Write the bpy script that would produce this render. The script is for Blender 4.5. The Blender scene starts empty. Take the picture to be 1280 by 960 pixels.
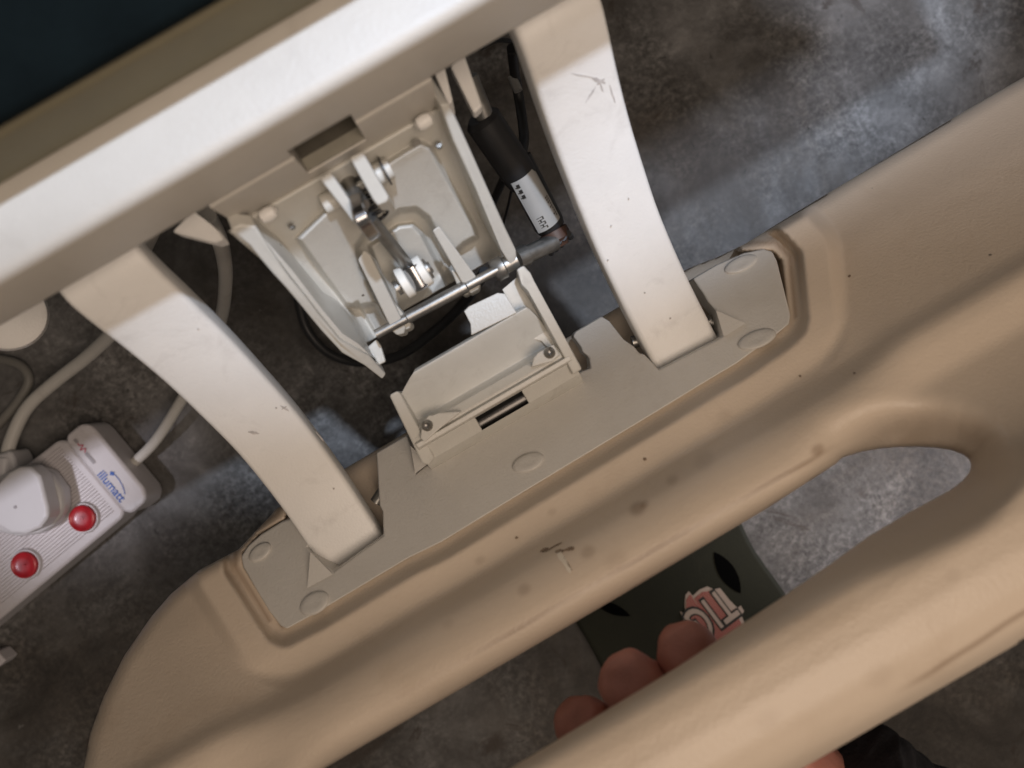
import bpy, bmesh, math, random
import numpy as np
from mathutils import Vector, Matrix
random.seed(7)
S = 0.8                      # metres per model unit
FD = 0.75                    # floor lies 0.75 model units under the camera
C30, S30 = math.cos(math.radians(30)), 0.5
scene = bpy.context.scene
# ------------------------------------------------------------------ camera
cam_d = bpy.data.cameras.new('camera'); cam = bpy.data.objects.new('camera', cam_d)
scene.collection.objects.link(cam)
cam.location = (0, 0, FD*S); cam.rotation_euler = (0, 0, math.radians(-30))
cam_d.sensor_width = 36; cam_d.lens = 36*1000/1280
cam_d.clip_start = 0.01; cam_d.clip_end = 50
cam_d.dof.use_dof = True; cam_d.dof.focus_distance = 0.42; cam_d.dof.aperture_fstop = 6.8
scene.camera = cam
# ------------------------------------------------------------------ world, lamps, exposure
w = bpy.data.worlds.new('World'); scene.world = w; w.use_nodes = True
w.node_tree.nodes['Background'].inputs[0].default_value = (1.0, 0.90, 0.80, 1)
w.node_tree.nodes['Background'].inputs[1].default_value = 0.11
def V(X, v, d): return Vector((X*S, -v*S, (FD-d)*S))
def lamp(name, kind, loc, target, energy, col, **kw):
    l = bpy.data.lights.new(name, kind); o = bpy.data.objects.new(name, l)
    scene.collection.objects.link(o); o.location = loc
    o.rotation_euler = (Vector(target)-Vector(loc)).to_track_quat('-Z', 'Y').to_euler()
    l.energy = energy; l.color = col
    for k, x in kw.items(): setattr(l, k, x)
    return o
lamp('cool_spot', 'SPOT', V(0.46, -0.45, -1.9), V(0.17, -0.84, 0.5), 152, (0.68, 0.80, 1.0),
     spot_size=math.radians(39.2), spot_blend=0.06, shadow_soft_size=0.035)
lamp('floor_fill_right', 'SPOT', V(0.85, -0.19, -1.5), V(0.33, -0.26, 0.75), 125, (0.78, 0.84, 1.0),
     spot_size=math.radians(14), spot_blend=0.35, shadow_soft_size=0.10)  # added fill spot, brightens only the floor beyond the right arm
lamp('strip_fill_left', 'SPOT', V(-0.95, -0.1, -1.0), V(-0.40, -0.13, 0.71), 44, (0.90, 0.88, 1.0),
     spot_size=math.radians(7), spot_blend=0.9, shadow_soft_size=0.03)  # added narrow fill spot aimed at the power strip
lamp('slot_floor_fill', 'SPOT', V(0.75, 0.42, 0.35), V(0.33, 0.25, 0.75), 15, (0.96, 0.93, 1.0),
     spot_size=math.radians(36), spot_blend=0.7, shadow_soft_size=0.04)  # added low fill spot for the floor seen through the grip slot
a = lamp('warm_lamp', 'AREA', V(0.12, 0.34, -0.62), V(0.05, 0.0, 0.45), 4.05, (1.0, 0.815, 0.665))
a.data.shape = 'DISK'; a.data.size = 0.5
scene.view_settings.view_transform = 'Standard'; scene.view_settings.look = 'None'
scene.view_settings.exposure = 0; scene.view_settings.gamma = 1
scene.render.engine = 'CYCLES'
scene.render.resolution_x, scene.render.resolution_y = 1024, 768
# ------------------------------------------------------------------ helpers
def st(px, py):
    dx, dy = px-640, py-480
    return dx*C30-dy*S30, dx*S30+dy*C30
def W(px, py, d):
    s, t = st(px, py); return V(s*d/1000, t*d/1000, d)
def Wst(s, t, d): return V(s*d/1000, t*d/1000, d)
WL = {}
def mesh_obj(name, verts, faces, mat, parent=None, smooth=False, bevel=0, seg=2, sub=0, angle=35):
    verts = [Vector(q) for q in verts]
    n = len(verts)
    lo = Vector([min(q[i] for q in verts) for i in range(3)]); hi = Vector([max(q[i] for q in verts) for i in range(3)])
    c = (lo+hi)/2
    if parent is None: c.z = lo.z
    me = bpy.data.meshes.new(name); me.from_pydata([q-c for q in verts], [], faces)
    bm = bmesh.new(); bm.from_mesh(me); bmesh.ops.recalc_face_normals(bm, faces=bm.faces[:]); bm.to_mesh(me); bm.free()
    me.materials.append(mat)
    o = bpy.data.objects.new(name, me); scene.collection.objects.link(o)
    WL[o] = c
    if parent is not None: o.parent = parent; o.location = c-WL[parent]
    else: o.location = c
    if smooth or bevel:
        for p in me.polygons: p.use_smooth = True
    if bevel:
        b = o.modifiers.new('bevel', 'BEVEL'); b.width = bevel*S; b.segments = seg; b.limit_method = 'ANGLE'; b.angle_limit = math.radians(angle)
        b.harden_normals = True
    if sub:
        m = o.modifiers.new('sub', 'SUBSURF'); m.levels = sub; m.render_levels = sub
    return o
def thing(name, loc, label, cat, group=None):
    o = bpy.data.objects.new(name, None); scene.collection.objects.link(o); o.location = loc; WL[o] = Vector(loc)
    o.empty_display_size = 0.05
    tag(o, label, cat, group); return o
def tag(o, label=None, cat=None, group=None, kind=None):
    for k, x in (('label', label), ('category', cat), ('group', group), ('kind', kind)):
        if x: o[k] = x
    return o
def prism(name, top, vec, mat, parent=None, bevel=0.001, seg=2, smooth=False):
    n = len(top); vec = Vector(vec)
    vs = list(top)+[q+vec for q in top]
    fs = [tuple(range(n)), tuple(range(2*n-1, n-1, -1))]+[(i, (i+1) % n, n+(i+1) % n, n+i) for i in range(n)]
    return mesh_obj(name, vs, fs, mat, parent, bevel=bevel, seg=seg, smooth=smooth)
def pp(name, pts, d, th, mat, parent=None, bevel=0.001, seg=2, vec=None):
    """prism whose top outline is measured at pixels; d a number or a function of (s,t)"""
    top = []
    for q in pts:
        dd = q[2] if len(q) > 2 else (d(*st(q[0], q[1])) if callable(d) else d)
        top.append(W(q[0], q[1], dd))
    return prism(name, top, vec if vec is not None else (0, 0, -th*S), mat, parent, bevel, seg)
def catmull(pts, n=8):
    pts = [Vector(q) for q in pts]; P = [2*pts[0]-pts[1]]+pts+[2*pts[-1]-pts[-2]]; out = []
    for i in range(1, len(P)-2):
        a_, b_, c_, e_ = P[i-1:i+3]
        for k in range(n):
            u = k/n
            out.append(0.5*((2*b_)+(c_-a_)*u+(2*a_-5*b_+4*c_-e_)*u*u+(3*b_-a_-3*c_+e_)*u**3))
    out.append(pts[-1]); return out
def tube_geo(pts, r, seg=12, cap=True):
    rs = r if isinstance(r, (list, tuple)) else [r]*len(pts)
    vs, fs = [], []; prev = None
    for i, q in enumerate(pts):
        tdir = (pts[min(i+1, len(pts)-1)]-pts[max(i-1, 0)]).normalized()
        if prev is None:
            nrm = tdir.cross(Vector((0, 0, 1)));
            if nrm.length < 1e-3: nrm = tdir.cross(Vector((1, 0, 0)))
        else: nrm = prev-tdir*prev.dot(tdir)
        nrm.normalize(); prev = nrm; bn = tdir.cross(nrm)
        for k in range(seg):
            a_ = 2*math.pi*k/seg; vs.append(q+(nrm*math.cos(a_)+bn*math.sin(a_))*rs[i]*S)
    for i in range(len(pts)-1):
        for k in range(seg):
            k2 = (k+1) % seg; fs.append((i*seg+k, i*seg+k2, (i+1)*seg+k2, (i+1)*seg+k))
    if cap: fs.append(tuple(range(seg-1, -1, -1))); fs.append(tuple((len(pts)-1)*seg+k for k in range(seg)))
    return vs, fs
def tube(name, pts, r, mat, parent=None, seg=12, smooth_n=0, bevel=0):
    pts = catmull(pts, smooth_n) if smooth_n else [Vector(q) for q in pts]
    vs, fs = tube_geo(pts, r, seg); o = mesh_obj(name, vs, fs, mat, parent, smooth=not bevel, bevel=bevel)
    if not bevel:
        for p in o.data.polygons:
            if len(p.vertices) > 4: p.use_smooth = False
    return o
def rod(name, A, B, r, mat, parent=None, seg=20, rings=None):
    """cylinder (or turned rod: rings = [(u, r), ...]) with crisp ends"""
    if rings is None: rings = [(0, r*0.85), (0.0, r), (1.0, r), (1.0, r*0.85)]
    L_ = (B-A); pts = []; rs = []
    e = min(0.12*r*S/max(L_.length, 1e-6), 0.02)
    axis = L_.normalized(); nrm = axis.cross(Vector((0, 0, 1)))
    if nrm.length < 1e-3: nrm = axis.cross(Vector((1, 0, 0)))
    nrm.normalize(); bn = axis.cross(nrm); vs = []; fs = []
    for (u, rr) in rings:
        for k in range(seg):
            a_ = 2*math.pi*k/seg; vs.append(A+L_*u+(nrm*math.cos(a_)+bn*math.sin(a_))*rr*S)
    m = len(rings)
    for i in range(m-1):
        for k in range(seg):
            k2 = (k+1) % seg; fs.append((i*seg+k, i*seg+k2, (i+1)*seg+k2, (i+1)*seg+k))
    fs.append(tuple(range(seg-1, -1, -1))); fs.append(tuple((m-1)*seg+k for k in range(seg)))
    o = mesh_obj(name, vs, fs, mat, parent, smooth=True)
    mark_sharp(o, 40); return o
def mark_sharp(o, ang):
    bm = bmesh.new(); bm.from_mesh(o.data)
    for e in bm.edges:
        if len(e.link_faces) == 2 and e.calc_face_angle(0) > math.radians(ang): e.smooth = False
    bm.to_mesh(o.data); bm.free()
def polysdf(S_, T_, poly):
    """signed distance, negative inside; poly list of (s,t)"""
    P = np.array(poly, float); n = len(P); d2 = np.full(S_.shape, 1e18); sg = np.zeros(S_.shape, bool)
    for i in range(n):
        ax, ay = P[i]; bx, by = P[(i+1) % n]; ex, ey = bx-ax, by-ay
        wx, wy = S_-ax, T_-ay; h = np.clip((wx*ex+wy*ey)/(ex*ex+ey*ey+1e-12), 0, 1)
        d2 = np.minimum(d2, (wx-ex*h)**2+(wy-ey*h)**2)
        c = ((ay > T_) != (by > T_)); xi = ax+(T_-ay)*ex/(ey if abs(ey) > 1e-9 else 1e-9)
        sg ^= c & (S_ < xi)
    d_ = np.sqrt(d2); return np.where(sg, -d_, d_)
def sm(x, a_, b_):
    u = np.clip((x-a_)/(b_-a_), 0, 1); return u*u*(3-2*u)
# ------------------------------------------------------------------ materials
def mat(name, col, rough=0.45, metal=0.0, var=0.06, scale=18, bump=0.0, bscale=400, dirt=0.0, dcol=(0.12, 0.08, 0.05), coat=0, sub=0, spec=0.5, speck=0, attr=None):
    m = bpy.data.materials.new(name); m.use_nodes = True; nt = m.node_tree; N = nt.nodes; K = nt.links
    b = N['Principled BSDF']; b.inputs['Roughness'].default_value = rough; b.inputs['Metallic'].default_value = metal
    b.inputs['Specular IOR Level'].default_value = spec
    if coat: b.inputs['Coat Weight'].default_value = coat; b.inputs['Coat Roughness'].default_value = 0.15
    if sub:
        b.inputs['Subsurface Weight'].default_value = sub; b.inputs['Subsurface Radius'].default_value = (0.01, 0.004, 0.002); b.inputs['Subsurface Scale'].default_value = 0.6
    tc = N.new('ShaderNodeTexCoord')
    n1 = N.new('ShaderNodeTexNoise'); n1.inputs['Scale'].default_value = scale; n1.inputs['Detail'].default_value = 6; n1.inputs['Roughness'].default_value = 0.62
    K.new(tc.outputs['Object'], n1.inputs['Vector'])
    r = N.new('ShaderNodeValToRGB'); r.color_ramp.elements[0].position = 0.3; r.color_ramp.elements[1].position = 0.7
    r.color_ramp.elements[0].color = (*[c*(1-var) for c in col], 1); r.color_ramp.elements[1].color = (*[min(1, c*(1+var)) for c in col], 1)
    K.new(n1.outputs['Fac'], r.inputs['Fac']); out = r.outputs['Color']
    def blend(facsock, colr):
        nonlocal out
        mx = N.new('ShaderNodeMix'); mx.data_type = 'RGBA'; K.new(facsock, mx.inputs['Factor']); K.new(out, mx.inputs['A']); mx.inputs['B'].default_value = (*colr, 1); out = mx.outputs['Result']
    if dirt:
        n2 = N.new('ShaderNodeTexNoise'); n2.inputs['Scale'].default_value = scale*1.7; n2.inputs['Detail'].default_value = 9; n2.inputs['Roughness'].default_value = 0.7; n2.inputs['Distortion'].default_value = 0.8
        K.new(tc.outputs['Object'], n2.inputs['Vector'])
        r2 = N.new('ShaderNodeValToRGB'); r2.color_ramp.elements[0].position = 0.56; r2.color_ramp.elements[0].color = (0, 0, 0, 1); r2.color_ramp.elements[1].position = 0.78; r2.color_ramp.elements[1].color = (dirt,)*3+(1,)
        K.new(n2.outputs['Fac'], r2.inputs['Fac']); blend(r2.outputs['Color'], dcol)
    if speck:
        vo = N.new('ShaderNodeTexVoronoi'); vo.inputs['Scale'].default_value = 95; vo.inputs['Randomness'].default_value = 1; K.new(tc.outputs['Object'], vo.inputs['Vector'])
        rs_ = N.new('ShaderNodeValToRGB'); rs_.color_ramp.elements[0].position = 0.05; rs_.color_ramp.elements[0].color = (1, 1, 1, 1); rs_.color_ramp.elements[1].position = 0.085; rs_.color_ramp.elements[1].color = (0, 0, 0, 1)
        K.new(vo.outputs['Distance'], rs_.inputs['Fac'])
        sep = N.new('ShaderNodeSeparateColor'); K.new(vo.outputs['Color'], sep.inputs['Color'])
        g = N.new('ShaderNodeMath'); g.operation = 'GREATER_THAN'; g.inputs[1].default_value = 1-speck; K.new(sep.outputs[0], g.inputs[0])
        mu = N.new('ShaderNodeMath'); mu.operation = 'MULTIPLY'; K.new(g.outputs[0], mu.inputs[0]); K.new(rs_.outputs['Color'], mu.inputs[1]); blend(mu.outputs[0], (0.10, 0.08, 0.06))
    if attr:
        at = N.new('ShaderNodeAttribute'); at.attribute_name = attr; blend(at.outputs['Fac'], (0.17, 0.085, 0.035))
    K.new(out, b.inputs['Base Color'])
    rr = N.new('ShaderNodeMapRange'); rr.inputs['To Min'].default_value = max(0.03, rough-0.08); rr.inputs['To Max'].default_value = min(1, rough+0.1)
    K.new(n1.outputs['Fac'], rr.inputs['Value']); K.new(rr.outputs['Result'], b.inputs['Roughness'])
    if bump:
        n3 = N.new('ShaderNodeTexNoise'); n3.inputs['Scale'].default_value = bscale; n3.inputs['Detail'].default_value = 3; K.new(tc.outputs['Object'], n3.inputs['Vector'])
        bp = N.new('ShaderNodeBump'); bp.inputs['Strength'].default_value = bump; bp.inputs['Distance'].default_value = 0.0006; K.new(n3.outputs['Fac'], bp.inputs['Height']); K.new(bp.outputs['Normal'], b.inputs['Normal'])
    return m
PAINT = mat('off_white_paint', (0.84, 0.82, 0.785), 0.42, var=0.05, scale=22, bump=0.25, bscale=900, dirt=0.20, speck=0.03)
FRAMEP = mat('cream_frame_paint', (0.56, 0.525, 0.47), 0.42, var=0.05, scale=22, bump=0.25, bscale=900, dirt=0.12, speck=0.06)
PAINT2 = mat('latch_paint', (0.60, 0.585, 0.535), 0.36, var=0.06, scale=35, bump=0.2, bscale=900, dirt=0.22, speck=0.04)
PLAS = mat('beige_plastic', (0.665, 0.55, 0.43), 0.42, var=0.06, scale=9, bump=0.35, bscale=700, dirt=0.22, dcol=(0.34, 0.22, 0.12), speck=0.03, attr='grime')
GREY = mat('grey_plastic', (0.57, 0.545, 0.50), 0.45, var=0.06, scale=14, bump=0.35, bscale=800, dirt=0.15, dcol=(0.25, 0.2, 0.14), speck=0.06)
CHROME = mat('chrome', (0.45, 0.45, 0.46), 0.20, 1.0, var=0.25, scale=60)
STEEL = mat('dull_steel', (0.30, 0.29, 0.27), 0.38, 0.9, var=0.3, scale=80, dirt=0.5)
DSTEEL = mat('dark_steel', (0.10, 0.095, 0.09), 0.3, 0.85, var=0.3, scale=60)
BLACK = mat('black_plastic', (0.016, 0.016, 0.017), 0.4, var=0.3, scale=60)
RUSTY = mat('brown_cap', (0.06, 0.03, 0.02), 0.5, var=0.3, scale=90)
NYLON = mat('white_nylon', (0.80, 0.78, 0.72), 0.35, var=0.04, scale=60)
CABLE = mat('white_cable', (0.56, 0.54, 0.50), 0.45, var=0.06, scale=30, dirt=0.25)
GCABLE = mat('grey_cable', (0.20, 0.19, 0.17), 0.5, var=0.1)
STRIP = mat('strip_plastic', (0.56, 0.53, 0.54), 0.4, var=0.05, scale=30, bump=0.1, dirt=0.35, dcol=(0.2, 0.15, 0.12))
PLUG = mat('plug_plastic', (0.55, 0.54, 0.55), 0.4, var=0.04, scale=30, dirt=0.1)
RED = mat('red_switch', (0.36, 0.008, 0.016), 0.34, var=0.3, scale=120, coat=0.15)
BLUE = mat('blue_print', (0.02, 0.10, 0.42), 0.5, var=0.03)
PGREY = mat('grey_print', (0.30, 0.28, 0.29), 0.5, var=0.1)
PRED = mat('red_print', (0.45, 0.05, 0.09), 0.5, var=0.1)
INK = mat('black_ink', (0.02, 0.018, 0.016), 0.5, var=0.1)
PAPER = mat('label_paper', (0.30, 0.295, 0.28), 0.5, var=0.06, scale=60)
MATT = mat('mattress_cover', (0.004, 0.0065, 0.007), 0.95, var=0.25, scale=40, bump=0.4, bscale=500, spec=0.06)
RUBBER = mat('olive_rubber', (0.023, 0.024, 0.015), 0.7, var=0.15, scale=40, bump=0.3, bscale=600, dirt=0.3, dcol=(0.05, 0.045, 0.03), spec=0.25)
EDGE = mat('olive_edging', (0.17, 0.15, 0.095), 0.7, var=0.1, scale=40, bump=0.3)
SCUFFL = mat('light_scuff', (0.55, 0.515, 0.49), 0.6, var=0.25, scale=300)
BPAINT = mat('deep_window_shade', (0.075, 0.066, 0.05), 0.7, var=0.25, scale=60)  # dark colour stands in for shade deep in the tube window
DPAINT = mat('window_shade_paint', (0.27, 0.25, 0.20), 0.6, var=0.15, scale=60)  # darker than the frame paint, standing in for shade inside the tube window
SCUFF2 = mat('brown_scuff', (0.26, 0.185, 0.125), 0.7, var=0.5, scale=500)
CHIP = mat('chip', (0.48, 0.44, 0.40), 0.7, var=0.3, scale=300)
HOLE = mat('opening_shade', (0.003, 0.003, 0.003), 0.9, var=0.1, spec=0.02)  # near-black standing in for the shade inside openings
SKIN = mat('skin', (0.50, 0.215, 0.165), 0.48, var=0.12, scale=90, bump=0.5, bscale=1400, sub=0.15)
CLOTH = mat('black_cloth', (0.012, 0.012, 0.015), 0.85, var=0.4, scale=120, bump=0.8, bscale=500)
SCUFF = mat('scuff', (0.16, 0.11, 0.08), 0.7, var=0.35, scale=300)
SCRAPE = mat('pale_scrape', (0.78, 0.70, 0.58), 0.6, var=0.1)
CREAM = mat('cream_print', (0.50, 0.40, 0.33), 0.6, var=0.06, scale=100)
# dotted red print of the slipper
DOTS = bpy.data.materials.new('dotted_red_print'); DOTS.use_nodes = True
nt = DOTS.node_tree; N = nt.nodes; K = nt.links
tc = N.new('ShaderNodeTexCoord'); mp = N.new('ShaderNodeMapping'); mp.inputs['Rotation'].default_value = (0, 0, 0.3); ck = N.new('ShaderNodeTexChecker'); ck.inputs['Scale'].default_value = 900
ck.inputs['Color1'].default_value = (0.36, 0.05, 0.045, 1); ck.inputs['Color2'].default_value = (0.42, 0.22, 0.17, 1)
K.new(tc.outputs['Object'], mp.inputs['Vector']); K.new(mp.outputs[0], ck.inputs['Vector']); K.new(ck.outputs['Color'], N['Principled BSDF'].inputs['Base Color']); N['Principled BSDF'].inputs['Roughness'].default_value = 0.6
# concrete
FL = bpy.data.materials.new('stained_concrete'); FL.use_nodes = True
nt = FL.node_tree; N = nt.nodes; K = nt.links; b = N['Principled BSDF']
tc = N.new('ShaderNodeTexCoord')
def nz(sc, det, ro, dist=0.0):
    n = N.new('ShaderNodeTexNoise'); n.inputs['Scale'].default_value = sc; n.inputs['Detail'].default_value = det; n.inputs['Roughness'].default_value = ro; n.inputs['Distortion'].default_value = dist
    K.new(tc.outputs['Object'], n.inputs['Vector']); return n.outputs['Fac']
def ramp(sock, stops):
    r = N.new('ShaderNodeValToRGB'); e = r.color_ramp.elements
    while len(e) < len(stops): e.new(0.5)
    for q, (p_, c_) in zip(e, stops): q.position = p_; q.color = (*c_, 1)
    K.new(sock, r.inputs['Fac']); return r.outputs['Color']
def mixc(f, A, B, mode='MIX'):
    m = N.new('ShaderNodeMix'); m.data_type = 'RGBA'; m.blend_type = mode
    if isinstance(f, float): m.inputs['Factor'].default_value = f
    else: K.new(f, m.inputs['Factor'])
    K.new(A, m.inputs['A'])
    if isinstance(B, tuple): m.inputs['B'].default_value = (*B, 1)
    else: K.new(B, m.inputs['B'])
    return m.outputs['Result']
basec = ramp(nz(4.2, 12, 0.66, 0.4), [(0.30, (0.030, 0.022, 0.015)), (0.44, (0.066, 0.058, 0.050)), (0.54, (0.12, 0.115, 0.11)), (0.68, (0.235, 0.23, 0.225))])
cloud = ramp(nz(19, 8, 0.7, 0.9), [(0.34, (0.52, 0.50, 0.48)), (0.5, (0.95, 0.94, 0.93)), (0.68, (1.5, 1.48, 1.46))])
basec = mixc(0.8, basec, cloud, 'MULTIPLY')
fine2 = ramp(nz(210, 6, 0.75), [(0.36, (0.30, 0.28, 0.26)), (0.5, (0.95, 0.95, 0.95)), (0.62, (1.9, 1.9, 1.9))])
fmask = ramp(nz(11, 5, 0.6), [(0.42, (0.12, 0.12, 0.12)), (0.62, (0.9, 0.9, 0.9))])
basec = mixc(fmask, basec, mixc(1.0, basec, fine2, 'MULTIPLY'))
stain = ramp(nz(13, 8, 0.72, 1.4), [(0.60, (0, 0, 0)), (0.66, (0.75, 0.75, 0.75))])
basec = mixc(stain, basec, (0.040, 0.027, 0.018))
pit = ramp(nz(75, 5, 0.65, 0.6), [(0.29, (0.95, 0.95, 0.95)), (0.33, (0, 0, 0))])
basec = mixc(pit, basec, (0.018, 0.015, 0.012))
pale = ramp(nz(48, 9, 0.8, 0.3), [(0.66, (0, 0, 0)), (0.70, (0.55, 0.55, 0.55))])
basec = mixc(pale, basec, (0.34, 0.33, 0.32))
K.new(basec, b.inputs['Base Color']); b.inputs['Roughness'].default_value = 0.55
bp = N.new('ShaderNodeBump'); bp.inputs['Strength'].default_value = 0.7; bp.inputs['Distance'].default_value = 0.002; K.new(nz(110, 9, 0.75), bp.inputs['Height']); K.new(bp.outputs['Normal'], b.inputs['Normal'])
# ------------------------------------------------------------------ floor
fl = mesh_obj('floor', [(-3, -3, 0), (3, -3, 0), (3, 3, 0), (-3, 3, 0)], [(0, 1, 2, 3)], FL); fl['kind'] = 'structure'
# ------------------------------------------------------------------ bed frame
bed = thing('bed_frame', V(0, -0.15, 0.75), 'off-white painted steel beam of the bed, along the edge of the dark mattress', 'bed frame')
def extr(name, prof, x0, x1, m, parent, bevel=0.002, seg=3):
    return prism(name, [V(x0, v, d) for v, d in prof], ((x1-x0)*S, 0, 0), m, parent, bevel, seg)
def rnd(prof, r_, n=4):
    out = []
    for i, p_ in enumerate(prof):
        p_ = Vector(p_); a_ = Vector(prof[i-1]); b_ = Vector(prof[(i+1) % len(prof)])
        ra_ = min(r_, (a_-p_).length*.45); rb_ = min(r_, (b_-p_).length*.45)
        A0 = p_+(a_-p_).normalized()*ra_; B0 = p_+(b_-p_).normalized()*rb_
        for k in range(n+1):
            u = k/n; out.append(tuple(A0*(1-u)**2+p_*2*u*(1-u)+B0*u*u))
    return out
def multi(name, segs, m, parent):
    """one mesh made of profile lengths butted end to end: segs = [(profile, x0, x1), ...]"""
    vs_, fs_ = [], []
    for prof, x0, x1 in segs:
        n = len(prof); b0 = len(vs_)
        vs_ += [V(x0, v, d) for v, d in prof]+[V(x1, v, d) for v, d in prof]
        fs_ += [tuple(b0+i for i in range(n)), tuple(b0+2*n-1-i for i in range(n))]+[(b0+i, b0+(i+1) % n, b0+n+(i+1) % n, b0+n+i) for i in range(n)]
    o = mesh_obj(name, vs_, fs_, m, parent, smooth=True); mark_sharp(o, 32); return o
full = rnd([(-.130, .300), (-.130, .3435), (-.175, .3435), (-.175, .300)], .0058)
midp = rnd([(-.130, .300), (-.130, .3355), (-.1650, .3355), (-.1650, .3435), (-.175, .3435), (-.175, .300)], .0058)
midp = [q for q in midp]
X0, X1 = -.0325, -.0020
multi('beam', [(full, -.62, X0), (midp, X0, X1), (full, X1, .5)], FRAMEP, bed)
tf = rnd([(-.1304, .3437), (-.1304, .3785), (-.172, .3785), (-.172, .3437)], .0018)
tm = rnd([(-.1650, .3437), (-.1650, .3675), (-.1304, .3675), (-.1304, .3785), (-.172, .3785), (-.172, .3437)], .0006)
multi('mounting_tube', [(tf, -.0745, X0), (tm, X0, X1), (tf, X1, .0355)], FRAMEP, bed)
extr('ledge', [(-.1600, .3500), (-.1400, .3500), (-.1400, .3525), (-.1600, .3525)], X0+.0002, X1-.0002, DPAINT, bed, 0.0006)  # coloured dark in place of shade inside the window
pp('bracket', [(213, 290), (240, 262), (265, 282), (280, 300, .38), (268, 304, .38)], .365, .012, PAINT, bed, 0.0015)
pp('lug', [(543, 92), (556, 84), (566, 126), (560, 131)], .385, .02, PAINT, bed, 0.001)
pp('lug', [(562, 82), (580, 66), (603, 132), (592, 142)], .405, .010, PAINT, bed, 0.0015)
# round bumper under the beam at the left
bump = tag(rod('wall_bumper', W(8, 392, .46), W(8, 392, .43), .02, PAINT, None, 40, [(0, .0195), (0.1, .0205), (0.75, .0205), (0.95, .019), (1.0, .016)]),
    'rounded off-white bumper disc showing under the left end of the bed beam', 'bumper')
bump.parent = bed; bump.location = WL[bump]-WL[bed]; bump.name = 'bumper'
for k in ('label', 'category'): del bump[k]
# mattress
mb = [(-.1640, .2580), (-.1590, .2620), (-.1585, .2660), (-.1620, .2685), (-.1800, .2690), (-.60, .269), (-.60, .250), (-.19, .248)]
mt = extr('mattress', mb, -.62, .5, MATT, None, 0.004, 3)
multi('edge_band', [(rnd([(-.1596, .2994), (-.1592, .2700), (-.176, .2696), (-.176, .2994)], .003), -.62, .5)], EDGE, mt)  # dark olive band between mattress and beam
tag(mt, 'dark green-black vinyl mattress lying on the bed frame in the top left corner', 'mattress')
# ------------------------------------------------------------------ side rail
rail = thing('side_rail', V(0, .09, .75), 'beige moulded plastic side rail with long grip slot, hinged on two curved white arms', 'side rail')
def pxpoly(L): return [st(*q) for q in L]
PLATE_END = [(300, 706), (299, 694), (312, 676), (330, 660), (362, 643)]
recess = [(-430, -80)]
R_poly = pxpoly([(880, 482), (818, 520), (700, 591), (552, 681), (509, 702), (395, 770), (355, 790), (347, 786), (298, 708), (297, 688), (318, 664), (350, 645)])+[(-300, -40), (330, -40)]+pxpoly([(930, 307), (968, 306), (984, 322), (992, 398), (990, 406), (978, 418), (922, 457)])
panel_poly = [(-335, -12), (-342, -9), (-399, 8), (-455, 4+2), (-500, 14), (-535, 26), (-590, 52), (-637, 83), (-675, 115), (-703, 148), (-722, 200), (-735, 290), (-735, 400), (-715, 500), (-680, 560), (-630, 592), (-560, 599),
              (860, 596), (900, 560), (915, 400), (915, 100), (895, 20), (860, -10), (700, -13), (400, -8), (340, -6), (300, -9), (270, -14), (214, -18), (120, -16)]
panel_poly = [q for q in panel_poly]
slot_poly = [(-450, 299), (-250, 298), (0, 297), (200, 294), (300, 289)]+pxpoly([(1053, 572), (1076, 565), (1098, 561), (1121, 559), (1147, 558.5), (1171, 560), (1190, 563), (1203, 568), (1211, 574), (1214, 581), (1212, 590), (1203, 601), (1189, 612), (1165, 625), (1135, 641), (1085, 671)])+[(230, 394), (155, 400), (0, 410), (-240, 415), (-450, 418), (-520, 410), (-560, 385), (-568, 355), (-545, 320), (-505, 303)]
g = 3.0
ss = np.arange(-756, 936, g); tt = np.arange(-30, 612, g)
SS, TT = np.meshgrid(ss, tt, indexing='ij')
def sdf_panel(A, B):
    a_ = polysdf(A, B, panel_poly); b_ = polysdf(A, B, slot_poly); return np.maximum(a_, -b_), a_, b_
def interp_s(t, pts):
    x = [q[0] for q in pts]; y = [q[1] for q in pts]
    # smoothed linear interpolation
    acc = 0
    for k in (-8, -4, 0, 4, 8): acc = acc+np.interp(t+k, x, y)
    return acc/5
GR = [(297, .392), (330, .380), (380, .362), (398, .350), (412, .334), (432, .3245), (460, .3190), (500, .3150), (540, .3140), (570, .3165), (588, .3225), (600, .333), (700, .4)]
B1 = [(-60, .545), (-14, .528), (60, .488), (150, .444), (178, .430), (196, .417), (214, .412), (260, .405)]+GR
B2 = [(-60, .545), (-14, .528), (60, .490), (125, .462), (190, .436), (204, .420), (218, .4115), (240, .403), (264, .3975), (267.5, .3985), (271, .3975), (284, .399), (297, .404)]+GR[1:]
RP = [(-60, .520), (-14, .500), (110, .4600), (140, .4515), (195, .4400)]
def plate_d(s, t): return .514-.040*(t+14)/124
def depth(A, B):
    wR = sm(A, 330, 470); wL = sm(-A, 400, 560)
    w_ = np.clip(wR+wL, 0, 1)
    base = interp_s(B, B1)*w_+interp_s(B, B2)*(1-w_)
    D = polysdf(A, B, R_poly)
    ring = sm(D, 11, 21)*(1-sm(D, 50, 72))*sm(B, -16, 2)
    base = base*(1-ring)+interp_s(B, RP)*ring
    inside = plate_d(A, B)+.030
    near = plate_d(A, B)-.0005
    f = sm(D, -12, -6)
    out = near*(1-sm(D, 2, 20))+base*sm(D, 2, 20)
    d_ = inside*(1-f)+out*f
    q_ = np.maximum(polysdf(A, B, slot_poly), 0)
    d_ = d_+.022*(1-sm(q_, 0, 75))**1.5*sm(A, 240, 400)
    # depression leading to the slot's right end
    return d_
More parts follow.
